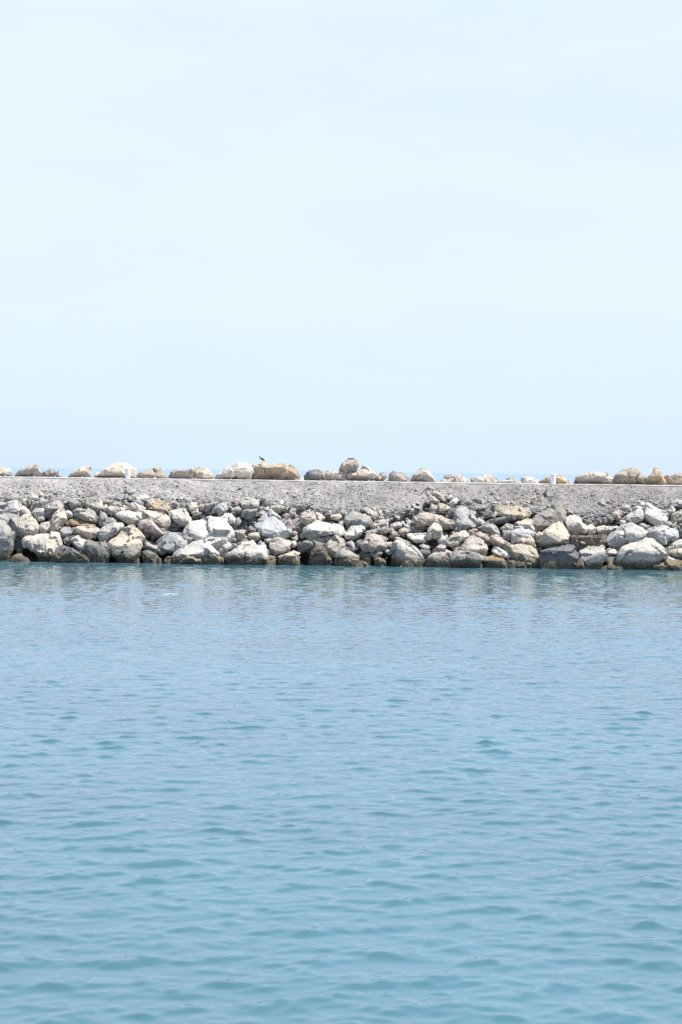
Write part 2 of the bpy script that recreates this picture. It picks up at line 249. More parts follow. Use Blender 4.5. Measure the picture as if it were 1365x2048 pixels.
H|400 1060 480 920 620 850 700 830 890 840 1050 920 1150 1040 1110 1090 1000 1170 760 1280 640 1280 420 1190|450 980 620 1010 700 1080 840 1110 1060 1030|w|t=1.0|largest overhanging white boulder with a black underside on the right
H|180 1000 310 945 420 1040 380 1080 250 1060 200 1050|220 1010 380 1050|w||white-topped stone left of the largest overhanging boulder
H|200 1060 390 1085 390 1180 300 1190 200 1130||D||dark stone under the white-topped stone beside the overhanging boulder
H|1100 960 1330 820 1430 850 1430 920 1240 1000 1160 1010||w||pale slab sloping up to the right edge of the rocks
H|1190 1020 1300 940 1430 920 1430 1090 1250 1100||c||cream boulder near the water at the right edge
H|1050 1130 1110 1080 1220 1110 1365 1150 1240 1160||w||flat pale stone on the weedy ledge at the right
H|710 1290 850 1180 950 1150 1150 1170 1430 1160 1430 1310 900 1310|800 1230 1100 1200 1380 1210|o||long low ledge of weedy rock in the water at the right
H|140 1270 250 1190 320 1180 430 1190 490 1240 470 1310 180 1310||t||brown weedy stone in the water left of the overhanging boulder
H|480 1240 560 1210 610 1260 600 1300 480 1300||o||small weedy stone under the black underside of the overhanging boulder
"""
CREST = r"""
P|-60 230 0 195 60 205 110 210 160 270 155 300 -60 305|-20 260 100 255|C||cream crest boulder cut by the left edge of the view
P|165 295 200 250 300 210 330 170 420 170 480 270 440 310 170 310|230 255 330 200 420 190|g||grey humped crest boulder, second from the left
P|450 305 500 250 580 215 650 235 740 305||g||low grey rounded crest boulder next to the grey humped one
P|775 305 850 220 960 185 1030 195 1030 315|850 240 960 220|c||blocky cream-grey crest boulder left of the left bollard
P|1060 315 1090 270 1160 240 1270 170 1365 150 1450 155 1540 220 1550 280 1530 325 1080 325|1160 250 1300 195 1400 205 1500 260|C||big pale crest boulder with a beige shaded face behind the left bollard
Q|230 325 310 260 450 210 530 205 600 250 620 315 300 330||q||layered grey crest boulder right of the left bollard
Q|650 305 670 250 780 225 910 215 920 305 820 325 660 320|670 245 800 235 910 228|g||flat-topped grey crest boulder with a shaded face
Q|900 220 940 190 1040 200 1120 240 1150 290 1110 325 920 325||c||cream rounded crest boulder joined to the flat-topped grey one
Q|1110 290 1180 280 1210 325 1120 330||w||small pale stone on the crest left of the white mound boulder
R|-110 285 0 250 60 200 150 130 250 145 310 180 330 230 290 335 0 330 -110 325|0 280 150 200 270 220|W||white mound-shaped crest boulder left of the brown block
R|330 210 410 130 460 130 490 180 440 230|390 180 450 170|c|d=0.5|pale pointed crest stone where the dark bird stands
R|300 315 350 220 370 190 480 180 560 180 650 165 750 180 810 240 820 315 780 350 500 350 320 345|350 210 560 195 760 200|T||orange-brown block on the crest in front of the bird's perch
R|900 295 960 230 1040 205 1110 240 1150 350 950 350||h||dark fluted grey crest boulder right of the open gap
R|1080 260 1180 230 1290 240 1390 260 1390 350 1130 355||p||brownish crest boulder below the tallest crest rock
R|820 350 870 300 900 305 930 350||W||small heap-shaped white stone in the open gap of the crest
S|20 235 60 130 130 95 210 95 240 170 220 240 100 260 60 260|70 180 180 170|g|z=0.55|rough grey boulder perched on other rocks, highest of the crest
S|90 355 90 260 200 220 300 190 380 210 440 250 510 310 510 355|120 290 300 260 440 290|p||wide brown crest boulder under the highest perched rock
S|480 265 530 245 570 290 540 355 510 355||p|d=0.3|small brown crest stone right of the wide brown boulder
S|580 305 630 240 690 245 780 280 870 355 640 370 590 355||g||mottled grey crest boulder sloping down to the right
S|840 325 900 250 960 210 1030 220 1060 270 1110 320 1130 370 850 370|890 300 1000 270|c||rounded tan-cream crest boulder above the rock spill
S|1165 355 1210 285 1365 265 1450 310 1490 355 1430 380 1180 378||C||low cream crest boulder right of the rounded tan-cream one
S|520 355 560 330 600 355 580 370||W||small white stone on the crest beside the mottled grey boulder
T|235 315 250 260 370 235 460 215 550 280 560 305 490 330 250 328||C||cream crest boulder with a grey lower side, left of the white block
T|490 330 600 285 740 280 770 335 680 340|540 300 740 295|W||very white block on the crest, below a small grey peak
T|635 275 700 235 730 260 730 300 650 300||q|d=1.0|small grey peaked stone behind the very white block
T|750 325 860 250 940 245 1010 270 1010 340 780 340||C||whitish low crest boulder left of the right bollard
T|1005 325 1020 290 1130 240 1190 220 1240 230 1330 280 1365 335 1030 340|1030 290 1180 240 1310 285|T||tan crest boulder behind the right bollard
U|130 330 140 260 210 235 290 205 380 190 500 205 590 250 590 300 550 340 330 340|150 255 350 230 560 280|p||broad pinkish crest boulder right of the right bollard
U|570 340 620 220 700 150 800 140 870 165 920 230 950 270 940 350 700 350|620 250 780 220 900 260|q||tall knobbly grey crest boulder near the right end
U|930 350 960 250 1060 155 1100 170 1140 250 1190 345|980 260 1080 200|T||ochre pointed crest boulder right of the knobbly grey one
U|1140 250 1240 225 1330 205 1430 200 1430 355 1190 345||T|d=0.3|low tan crest boulder at the right edge of the view
"""
SKY_STRENGTH = 0.0758
EXPOSURE = 0.9
VEIL = [(0.0, (.97, .97, .97)), (0.28, (.97, .97, .97)), (0.50, (.92, .92, .92)), (0.9, (.3, .3, .3))]
VEIL_COL = [(0.0, (.72, .885, 1.14)), (0.10, (.80, .94, 1.25)), (0.2, (.80, .94, 1.29)), (0.27, (.80, .94, 1.31)), (0.35, (.85, 1.02, 1.40)), (0.50, (.66, .89, 1.28)), (0.75, (.40, .60, .95))]
import bpy, bmesh, math, random, re
import numpy as np
from mathutils import Vector, Matrix, noise

random.seed(7)
rng = np.random.default_rng(11)
scene = bpy.context.scene
COL = scene.collection
R = math.radians

# ------------------------------------------------------------------ camera
FPX, CX, CY = 3214.0, 682.5, 1024.0          # focal length in photo pixels
CAM_H = 5.23
PITCH, ROLL = math.atan(81.0 / FPX), R(0.74)
fwd = Vector((0, math.cos(PITCH), -math.sin(PITCH)))
r0 = Vector((1, 0, 0)); u0 = Vector((0, math.sin(PITCH), math.cos(PITCH)))
rt = r0 * math.cos(ROLL) + u0 * math.sin(ROLL)
up = u0 * math.cos(ROLL) - r0 * math.sin(ROLL)
CAM = Vector((0, 0, CAM_H))
cam_data = bpy.data.cameras.new('camera')
cam_data.sensor_fit = 'VERTICAL'; cam_data.sensor_height = 22.3
cam_data.lens = FPX * 22.3 / 2048
cam_data.clip_start = 0.5; cam_data.clip_end = 90000
cam = bpy.data.objects.new('camera', cam_data); COL.objects.link(cam)
m = Matrix((rt, up, -fwd)).transposed().to_4x4(); m.translation = CAM
cam.matrix_world = m
scene.camera = cam

def ray(px, py):
    return fwd + rt * ((px - CX) / FPX) + up * ((CY - py) / FPX)
def at(px, py, Y):
    d = ray(px, py); return CAM + d * (Y / d.y)

# face of the breakwater: (y, z) line where the armour stones lie
PROFILE = [(86.5, -2.1), (89.0, 0.0), (92.3, 3.07), (96.5, 4.545), (97.2, 4.575), (130, 4.575)]
def slope_hit(px, py):
    d = ray(px, py)
    for (ya, za), (yb, zb) in zip(PROFILE, PROFILE[1:]):
        fa = CAM_H + d.z / d.y * ya - za
        fb = CAM_H + d.z / d.y * yb - zb
        if fa >= 0 and fb <= 0:
            t = fa / (fa - fb); Y = ya + (yb - ya) * t
            return CAM + d * (Y / d.y)
    return at(px, py, 97)

# ------------------------------------------------------------------ materials
def new_mat(name):
    mt = bpy.data.materials.new(name); mt.use_nodes = True
    nt = mt.node_tree; nt.nodes.clear()
    out = nt.nodes.new('ShaderNodeOutputMaterial')
    bs = nt.nodes.new('ShaderNodeBsdfPrincipled')
    nt.links.new(bs.outputs[0], out.inputs[0])
    return mt, nt, bs
class NT:
    def __init__(s, nt): s.nt = nt
    def n(s, typ, **kw):
        nd = s.nt.nodes.new(typ)
        for k, v in kw.items(): setattr(nd, k, v)
        return nd
    def l(s, a, b): s.nt.links.new(a, b)
    def noise(s, vec, scale, detail=4, rough=0.55):
        nd = s.n('ShaderNodeTexNoise'); nd.inputs['Scale'].default_value = scale
        nd.inputs['Detail'].default_value = detail; nd.inputs['Roughness'].default_value = rough
        s.l(vec, nd.inputs['Vector']); return nd.outputs['Fac']
    def ramp(s, fac, stops):
        nd = s.n('ShaderNodeValToRGB'); e = nd.color_ramp.elements
        while len(e) < len(stops): e.new(0.5)
        for el, (p, c) in zip(e, stops):
            el.position = p; el.color = (*c, 1) if len(c) == 3 else c
        s.l(fac, nd.inputs[0]); return nd.outputs[0]
    def mix(s, fac, a, b, mode='MIX'):
        nd = s.n('ShaderNodeMix', data_type='RGBA', blend_type=mode)
        if isinstance(fac, (int, float)): nd.inputs[0].default_value = fac
        else: s.l(fac, nd.inputs[0])
        for sock, v in ((nd.inputs[6], a), (nd.inputs[7], b)):
            if isinstance(v, tuple): sock.default_value = (*v, 1)
            else: s.l(v, sock)
        return nd.outputs[2]
    def math(s, op, a, b=None, c=None, clamp=False):
        nd = s.n('ShaderNodeMath', operation=op, use_clamp=clamp)
        for i, v in enumerate((a, b, c)):
            if v is None: continue
            if isinstance(v, (int, float)): nd.inputs[i].default_value = v
            else: s.l(v, nd.inputs[i])
        return nd.outputs[0]
    def bump(s, h, strength, dist, normal=None):
        nd = s.n('ShaderNodeBump'); nd.inputs['Strength'].default_value = strength
        nd.inputs['Distance'].default_value = dist; s.l(h, nd.inputs['Height'])
        if normal: s.l(normal, nd.inputs['Normal'])
        return nd.outputs[0]

def rock_material():
    mt, nt, bs = new_mat('limestone'); g = NT(nt)
    geo = g.n('ShaderNodeNewGeometry'); pos = geo.outputs['Position']
    oi = g.n('ShaderNodeObjectInfo'); base = oi.outputs['Color']
    big = g.noise(pos, 1.6, 5, 0.6); mid = g.noise(pos, 6.0, 5, 0.65); fine = g.noise(pos, 22, 4, 0.7)
    col = g.mix(g.ramp(big, [(0.32, (0, 0, 0)), (0.68, (1, 1, 1))]), g.mix(1.0, base, (0.80, 0.80, 0.82), 'MULTIPLY'),
                g.mix(1.0, base, (1.10, 1.08, 1.05), 'MULTIPLY'))
    # grey weathering blotches, warm iron stains
    col = g.mix(g.ramp(mid, [(0.50, (0, 0, 0)), (0.70, (.7, .7, .7))]), col, g.mix(1.0, col, (0.55, 0.56, 0.59), 'MULTIPLY'))
    mp = g.n('ShaderNodeMapping'); mp.inputs['Location'].default_value = (31, 7, 3); g.l(pos, mp.inputs[0])
    stain = g.ramp(g.noise(mp.outputs[0], 2.6, 4, 0.6), [(0.60, (0, 0, 0)), (0.72, (.6, .6, .6))])
    col = g.mix(stain, col, g.mix(1.0, col, (0.92, 0.76, 0.58), 'MULTIPLY'))
    pits = g.ramp(fine, [(0.28, (.70, .70, .70)), (0.42, (1, 1, 1))])
    col = g.mix(1.0, col, pits, 'MULTIPLY')
    col = g.mix(1.0, col, g.ramp(g.noise(pos, 11, 3, 0.6), [(0.35, (.82, .82, .82)), (0.65, (1.1, 1.1, 1.1))]), 'MULTIPLY')
    # tide zone: ochre algae film, then a dark wet band that also paints in shade low down
    sp = g.n('ShaderNodeSeparateXYZ'); g.l(pos, sp.inputs[0]); z = sp.outputs[2]
    zw = g.math('ADD', z, g.math('MULTIPLY', g.math('SUBTRACT', big, 0.5), 0.85))
    zw = g.math('ADD', zw, g.math('MULTIPLY', g.math('SUBTRACT', mid, 0.5), 0.25))
    algae = g.ramp(g.math('DIVIDE', zw, 1.0), [(0.40, (1, 1, 1)), (0.56, (0, 0, 0))])
    acol = g.mix(g.ramp(mid, [(0.4, (0, 0, 0)), (0.62, (1, 1, 1))]), (0.12, 0.095, 0.06), (0.29, 0.24, 0.16))
    acol = g.mix(0.25, acol, col, 'MULTIPLY')
    col = g.mix(g.math('MULTIPLY', algae, 0.9), col, acol)
    wet = g.ramp(zw, [(0.20, (1, 1, 1)), (0.38, (0, 0, 0))])
    wcol = g.mix(g.ramp(fine, [(0.5, (0, 0, 0)), (0.66, (1, 1, 1))]), (0.045, 0.042, 0.03), (0.20, 0.19, 0.15))
    col = g.mix(g.math('MULTIPLY', wet, 0.85), col, wcol)
    g.l(col, bs.inputs['Base Color'])
    bs.inputs['Roughness'].default_value = 0.9
    bs.inputs['Specular IOR Level'].default_value = 0.25
    h = g.math('ADD', g.math('MULTIPLY', mid, 0.7), g.math('MULTIPLY', fine, 0.35))
    vo = g.n('ShaderNodeTexVoronoi', feature='DISTANCE_TO_EDGE'); vo.inputs['Scale'].default_value = 3.2
    g.l(g.mix(0.25, pos, NoiseVec(g, pos)), vo.inputs['Vector'])
    crack = g.ramp(vo.outputs['Distance'], [(0.0, (0, 0, 0)), (0.035, (1, 1, 1))])
    h = g.math('ADD', h, g.math('MULTIPLY', crack, 0.18))
    g.l(g.bump(h, 0.6, 0.14), bs.inputs['Normal'])
    return mt
def NoiseVec(g, pos):
    nd = g.n('ShaderNodeTexNoise'); nd.inputs['Scale'].default_value = 2.0; g.l(pos, nd.inputs['Vector'])
    return nd.outputs['Color']

def gravel_material(name, a, b, c):
    mt, nt, bs = new_mat(name); g = NT(nt)
    geo = g.n('ShaderNodeNewGeometry'); pos = geo.outputs['Position']
    big = g.noise(pos, 0.45, 5, 0.6); mid = g.noise(pos, 4.5, 5, 0.7); fine = g.noise(pos, 20, 4, 0.75)
    col = g.mix(g.ramp(big, [(0.35, (0, 0, 0)), (0.65, (1, 1, 1))]), a, b)
    sp = g.n('ShaderNodeSeparateXYZ'); g.l(pos, sp.inputs[0])
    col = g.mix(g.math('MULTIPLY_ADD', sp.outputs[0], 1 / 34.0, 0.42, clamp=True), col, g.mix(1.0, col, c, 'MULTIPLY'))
    col = g.mix(1.0, col, g.ramp(mid, [(0.33, (.60, .60, .60)), (0.55, (1, 1, 1)), (0.75, (1.15, 1.15, 1.15))]), 'MULTIPLY')
    col = g.mix(1.0, col, g.ramp(fine, [(0.30, (.70, .70, .70)), (0.5, (1, 1, 1)), (0.7, (1.15, 1.15, 1.15))]), 'MULTIPLY')
    wet = g.ramp(g.math('ADD', sp.outputs[2], g.math('MULTIPLY', big, 0.5)), [(0.55, (1, 1, 1)), (0.95, (0, 0, 0))])  # tide-wet gravel, darkened also to paint shade into the waterline hollows
    col = g.mix(wet, col, (0.07, 0.062, 0.045))
    g.l(col, bs.inputs['Base Color']); bs.inputs['Roughness'].default_value = 0.95
    bs.inputs['Specular IOR Level'].default_value = 0.15
    h = g.math('ADD', g.math('MULTIPLY', mid, 0.8), g.math('MULTIPLY', fine, 0.5))
    g.l(g.bump(h, 0.6, 0.09), bs.inputs['Normal'])
    return mt

def plain_material(name, color, rough=0.6, var=0.12, scale=9.0, bump=0.0):
    mt, nt, bs = new_mat(name); g = NT(nt)
    geo = g.n('ShaderNodeNewGeometry')
    f = g.noise(geo.outputs['Position'], scale, 5, 0.6)
    dark = tuple(c * (1 - 2 * var) for c in color); lite = tuple(min(1, c * (1 + var)) for c in color)
    g.l(g.ramp(f, [(0.3, dark), (0.7, lite)]), bs.inputs['Base Color'])
    bs.inputs['Roughness'].default_value = rough
    if bump: g.l(g.bump(f, bump, 0.03), bs.inputs['Normal'])
    return mt

def water_material(name, base, rough, far=False):
    mt, nt, bs = new_mat(name); g = NT(nt)
    geo = g.n('ShaderNodeNewGeometry'); pos = geo.outputs['Position']
    f = g.noise(pos, 0.09, 3, 0.5)
    g.l(g.ramp(f, [(0.35, tuple(c * 0.88 for c in base)), (0.65, tuple(c * 1.1 for c in base))]), bs.inputs['Base Color'])
    bs.inputs['Roughness'].default_value = rough
    bs.inputs['IOR'].default_value = 1.333
    bs.inputs['Specular IOR Level'].default_value = 1.0
    mp = g.n('ShaderNodeMapping'); mp.inputs['Scale'].default_value = (0.75, 1.0, 1.0); g.l(pos, mp.inputs[0])
    if far:
        h = g.noise(mp.outputs[0], 0.25, 5, 0.6); g.l(g.bump(h, 0.6, 0.8), bs.inputs['Normal'])
    else:
        h = g.noise(mp.outputs[0], 5.0, 3, 0.5); g.l(g.bump(h, 0.10, 0.05), bs.inputs['Normal'])
    return mt

ROCK = rock_material()
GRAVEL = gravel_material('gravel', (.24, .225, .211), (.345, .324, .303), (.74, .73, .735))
PALE = plain_material('pale_concrete', (.42, .395, .36), .9, .2, 1.6)
WHITE = plain_material('white_paint', (.80, .80, .83), .5, .05, 12)
BIRD = plain_material('dark_feathers', (.045, .055, .06), .7, .2, 30)
BEAK = plain_material('beak_horn', (.16, .14, .12), .5, .1, 30)

# ------------------------------------------------------------------ helpers
def link(name, me, mat=None, loc=None, parent=None):
    o = bpy.data.objects.new(name, me); COL.objects.link(o)
    if mat: me.materials.append(mat)
    if loc is not None: o.location = loc
    if parent: o.parent = parent
    return o
def tag(o, label=None, cat=None, group=None, kind=None):
    if label: o['label'] = label
    if cat: o['category'] = cat
    if group: o['group'] = group
    if kind: o['kind'] = kind
def grid_mesh(name, P, smooth=True):
    """P: (rows, cols, 3) array"""
    nr, nc = P.shape[:2]
    me = bpy.data.meshes.new(name)
    idx = np.arange(nr * nc).reshape(nr, nc)
    f = np.stack([idx[:-1, :-1], idx[:-1, 1:], idx[1:, 1:], idx[1:, :-1]], -1).reshape(-1, 4)
    me.vertices.add(nr * nc); me.vertices.foreach_set('co', P.astype(np.float32).ravel())
    me.loops.add(f.size); me.loops.foreach_set('vertex_index', f.astype(np.int32).ravel())
    me.polygons.add(len(f)); me.polygons.foreach_set('loop_start', np.arange(0, f.size, 4, dtype=np.int32))
    me.polygons.foreach_set('use_smooth', np.full(len(f), smooth))
    me.update(calc_edges=True); me.validate()
    return me

# ------------------------------------------------------------------ water
def build_water():
    ys = [5.0]
    while ys[-1] < 93.5:
        y = ys[-1]; ys.append(y + min(0.085, max(0.028, 0.022 + 0.0011 * (y - 12))))
    ys = np.array(ys)
    u = np.linspace(-0.335, 0.335, 780)
    Y, U = np.meshgrid(ys, u, indexing='ij'); X = U * (Y + 3.0)
    H = np.zeros_like(X)
    N = 170
    lam = np.exp(rng.uniform(math.log(0.17), math.log(1.0), N))
    ang = rng.normal(0, 0.56, N) + R(8) - math.pi / 2
    ph = rng.uniform(0, 2 * math.pi, N)
    slope = WAVE_SLOPE / math.sqrt(N / 2)
    # calmer and rougher patches
    mod = np.ones_like(X)
    for k in range(14):
        l2 = rng.uniform(3.5, 14); a2 = rng.uniform(0, math.pi); p2 = rng.uniform(0, 6.28)
        mod += 0.04 * np.sin(2 * math.pi / l2 * (X * math.cos(a2) * 0.6 + Y * math.sin(a2)) + p2)
    mod = np.clip(mod, 0.5, 1.5)
    mod *= np.interp(Y, [14, 30, 60, 90], [1.0, 0.86, 0.64, 0.58])      # calmer in the lee of the wall
    for i in range(N):
        k = 2 * math.pi / lam[i]
        w = 1.0 if lam[i] > 0.32 else 0.75
        H += w * slope / k * np.sin(k * (X * math.cos(ang[i]) + Y * math.sin(ang[i])) + ph[i])
    H *= mod
    # crests a little sharper than troughs
    s = H.std(); H = H + 0.18 * (H * H / s - s)
    P = np.stack([X, Y, H], -1)
    o = link('harbour_water', grid_mesh('harbour_water', P), water_material('harbour_water', WATER_BASE, 0.03))
    tag(o, kind='structure')
    # open sea out to the horizon
    me = bpy.data.meshes.new('sea'); S = 60000
    me.from_pydata([(-S, -200, -0.5), (S, -200, -0.5), (S, S, -0.5), (-S, S, -0.5)], [], [(0, 1, 2, 3)])
    o = link('sea', me, water_material('sea', SEA_BASE, 0.22, True)); tag(o, kind='structure')

# ------------------------------------------------------------------ breakwater body
BOUND = [(-300, 985), (60, 990), (170, 1000), (250, 990), (340, 1006), (500, 998), (590, 1010), (680, 1028), (800, 1030), (850, 1000), (870, 985),
         (905, 1000), (1020, 1012), (1100, 1018), (1180, 1040), (1270, 1012), (1365, 1003), (1700, 1003)]
def gravel_edge_z(x):
    px = CX + x / 92.5 * FPX
    for (a, ya), (b, yb) in zip(BOUND, BOUND[1:]):
        if a <= px <= b:
            return slope_hit(px, ya + (yb - ya) * (px - a) / (b - a)).z + 0.3 * noise.noise(Vector((x * .7, 3.1, 0))) + 0.14 * noise.noise(Vector((x * 2.3, 8.1, 0)))
    return 3.0
def fbm(x, y, z, s, oct=4):
    return noise.fractal(Vector((x * s, y * s, z * s)), 0.9, 2.1, oct)
def bank_relief(x, y, z, amp, n1, n2, n3):
    rill = abs(noise.noise(Vector((x * .55 + z * .9, z * .25, 7)))) ; rill = max(0, 1 - rill / 0.10)
    berm = 0.13 * max(0, 1 - abs(z - 4.56) / .03) * max(0, noise.noise(Vector((x * .9, 5, 1))) - .12)
    return berm + amp * (0.20 * n1 + 0.09 * n2 + 0.035 * n3 - 0.07 * rill * max(0, noise.noise(Vector((x * .2, z * .7, 2))) + .3))
def build_bank():
    prof = [(84.5, -3.8), (89.0, 0.0), (92.3, 3.07), (96.5, 4.545), (97.2, 4.575)]
    back = [(104.0, 4.57), (107.0, 3.4), (112.0, -1.5)]
    pts = []
    for (ya, za), (yb, zb) in zip(prof, prof[1:]):
        n = max(2, int(math.hypot(yb - ya, zb - za) / 0.085))
        for i in range(n): pts.append((ya + (yb - ya) * i / n, za + (zb - za) * i / n))
    pts.append(prof[-1]); nfront = len(pts); pts += back
    xs = np.arange(-34, 34.01, 0.085)
    edge = [gravel_edge_z(x) for x in xs]
    P = np.zeros((len(pts), len(xs), 3))
    for j, x in enumerate(xs):
        ez = edge[j]
        for i, (y, z) in enumerate(pts):
            if i < nfront:
                t = min(1, max(0, (ez - z) / 0.45)); t = t * t * (3 - 2 * t)
                n1 = fbm(x, y, z, 0.55, 3); n2 = fbm(x + 40, y, z, 2.6, 3); n3 = fbm(x, y + 9, z, 7.0, 2)
                amp = 1.0 - 0.62 * min(1, max(0, (z - 4.33) / 0.2))
                dz = bank_relief(x, y, z, amp, n1, n2, n3)
                lowz = min(1, max(0, (1.9 - z) / 1.2)); P[i, j] = (x, y + (0.8 + 0.9 * lowz) * t, z + dz - 0.25 * t)
            else:
                P[i, j] = (x, y, z)
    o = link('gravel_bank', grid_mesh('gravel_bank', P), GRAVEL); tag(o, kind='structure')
    return
def build_road():
    # pale strip along the crest, 6 cm above the gravel
    nx = 260; xs = np.linspace(-34, 34, nx)
    P = np.zeros((4, nx, 3))
    for j, x in enumerate(xs):
        e = 0.12 * noise.noise(Vector((x * 0.8, 0, 5))); h = 0.03 * noise.noise(Vector((x * 0.9, 2, 5))) + 0.02 * noise.noise(Vector((x * 3.7, 2, 8)))
        P[0, j] = (x, 96.95 + e, 4.45); P[1, j] = (x, 96.98 + e, 4.63 + h); P[2, j] = (x, 103.0, 4.65); P[3, j] = (x, 103.2, 4.4)
    o = link('crest_path', grid_mesh('crest_path', P, False), PALE); tag(o, kind='structure')

# small loose stuff: pebbles on the gravel and rubble in the gaps between the boulders
def pebble_proto(seed):
    bm = bmesh.new(); rnd = random.Random(seed)
    for k in range(11): bm.verts.new(Vector((rnd.gauss(0, 1), rnd.gauss(0, 1), rnd.gauss(0, 1))).normalized() * rnd.uniform(.8, 1.1))
    res = bmesh.ops.convex_hull(bm, input=bm.verts)
    bmesh.ops.delete(bm, geom=[v for v in set(res['geom_interior'] + res['geom_unused']) if isinstance(v, bmesh.types.BMVert)], context='VERTS')
    bmesh.ops.triangulate(bm, faces=bm.faces); bm.verts.index_update(); bm.normal_update()
    vs = np.array([v.co[:] for v in bm.verts]); fs = np.array([[v.index for v in f.verts] for f in bm.faces]); bm.free()
    return vs, fs
def scatter(name, items, mat, label):
    protos = [pebble_proto(s) for s in range(8)]
    V, F, off = [], [], 0
    for (x, y, z, s, i) in items:
        vs, fs = protos[i % 8]
        a = rng.uniform(0, 6.28); c, sn = math.cos(a), math.sin(a)
        q = vs * np.array([s * rng.uniform(.7, 1.4), s * rng.uniform(.7, 1.3), s * rng.uniform(.4, .8)])
        q = np.stack([q[:, 0] * c - q[:, 1] * sn, q[:, 0] * sn + q[:, 1] * c, q[:, 2]], -1) + np.array([x, y, z])
        V.append(q); F.append(fs + off); off += len(vs)
    V = np.concatenate(V); F = np.concatenate(F)
    me = bpy.data.meshes.new(name)
    me.vertices.add(len(V)); me.vertices.foreach_set('co', V.astype(np.float32).ravel())
    me.loops.add(F.size); me.loops.foreach_set('vertex_index', F.astype(np.int32).ravel())
    me.polygons.add(len(F)); me.polygons.foreach_set('loop_start', np.arange(0, F.size, 3, dtype=np.int32))
    me.update(calc_edges=True)
    o = link(name, me, mat); tag(o, label, 'loose stones', kind='stuff'); return o
def prof_y(z):
    for (ya, za), (yb, zb) in zip(PROFILE, PROFILE[1:]):
        if za <= z <= zb: return ya + (yb - ya) * (z - za) / (zb - za)
    return 97
def build_scatter():
    it = []
    while len(it) < 20000:
        x = rng.uniform(-24, 24); z = rng.uniform(2.3, 4.5)
        ez = gravel_edge_z(x)
        if z < ez - 0.05: continue
        y = prof_y(z)
        near = max(0, 1 - (z - ez) / 1.0)
        s = 0.015 * math.exp(abs(rng.normal(0, 0.60))) * (1 + 0.8 * near * rng.random())
        if noise.noise(Vector((x * .5, z * .9, 4))) > 0.15: s *= 1.3
        it.append((x, y, z + bank_relief(x, y, z, 1.0, fbm(x, y, z, 0.55, 3), fbm(x + 40, y, z, 2.6, 3), 0) + 0.05 * s, min(s, 0.10), int(rng.integers(8))))
    scatter('pebbles', it, PEB, 'loose grey pebbles scattered over the gravel slope')
    it = []
    while len(it) < 4200:
        x = rng.uniform(-24, 24); z = rng.uniform(0.9, 3.6); ez = gravel_edge_z(x)
        if z > ez + 0.25 or (-3.6 < x < -0.9 and z > 1.9): continue
        t = min(1, max(0, (ez - z) / 0.45)); t = t * t * (3 - 2 * t)
        s = 0.06 + 0.17 * rng.random() ** 1.5
        it.append((x, prof_y(z) + (rng.uniform(.32, .66) + 1.0 * min(1, max(0, (1.9 - z) / 1.2))) * t + 0.1, z - 0.15 * t, s, int(rng.integers(8))))
    while len(it) < 5300:
        x = rng.uniform(-23, 23); ez = gravel_edge_z(x); z = ez + rng.exponential(0.28) - 0.25
        if z > 4.4 or noise.noise(Vector((x * .45, 1.5, z * .5))) < -0.15 + 0.4 * (z - ez): continue
        s = 0.04 + 0.10 * rng.random() ** 2
        it.append((x, prof_y(z), z + 0.03, s, int(rng.integers(8))))
    for k in range(260):
        x = rng.uniform(-23, 23)
        it.append((x, rng.uniform(100.6, 102.4), 4.66, 0.03 + 0.12 * rng.random() ** 2.5, int(rng.integers(8))))
    scatter('rubble', it, RUB, 'broken grey rubble filling the gaps between the boulders')
PEB = gravel_material('pebble_stone', (.34, .325, .31), (.44, .42, .40), (.80, .81, .82))
RUB = gravel_material('rubble_stone', (.32, .31, .295), (.46, .445, .425), (.9, .9, .92))

# ------------------------------------------------------------------ boulders
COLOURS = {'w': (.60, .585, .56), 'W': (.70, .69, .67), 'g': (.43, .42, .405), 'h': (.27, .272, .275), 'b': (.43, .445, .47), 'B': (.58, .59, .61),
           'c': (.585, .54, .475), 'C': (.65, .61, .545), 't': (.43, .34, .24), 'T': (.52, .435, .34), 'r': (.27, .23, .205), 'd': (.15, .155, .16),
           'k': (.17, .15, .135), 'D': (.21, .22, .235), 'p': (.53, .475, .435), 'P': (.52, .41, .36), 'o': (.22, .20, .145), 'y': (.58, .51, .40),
           'q': (.47, .445, .405)}  # darkest tones also put shade into the colour of stones under overhangs
TILES = {'A': (0, 960), 'B': (170, 960), 'C': (340, 960), 'D': (510, 960), 'E': (680, 970), 'F': (850, 970), 'G': (1020, 970), 'H': (1185, 970),
         'P': (0, 900), 'Q': (225, 900), 'R': (450, 900), 'S': (675, 900), 'T': (900, 910), 'U': (1125, 910)}
def pairs(tile, s):
    v = [float(q) for q in s.split()]
    ox, oy = TILES[tile]; k = 1365 / 180 if tile in 'ABCDEFGH' else 1365 / 240
    return [(ox + v[i] / k, oy + v[i + 1] / k) for i in range(0, len(v) - 1, 2)]

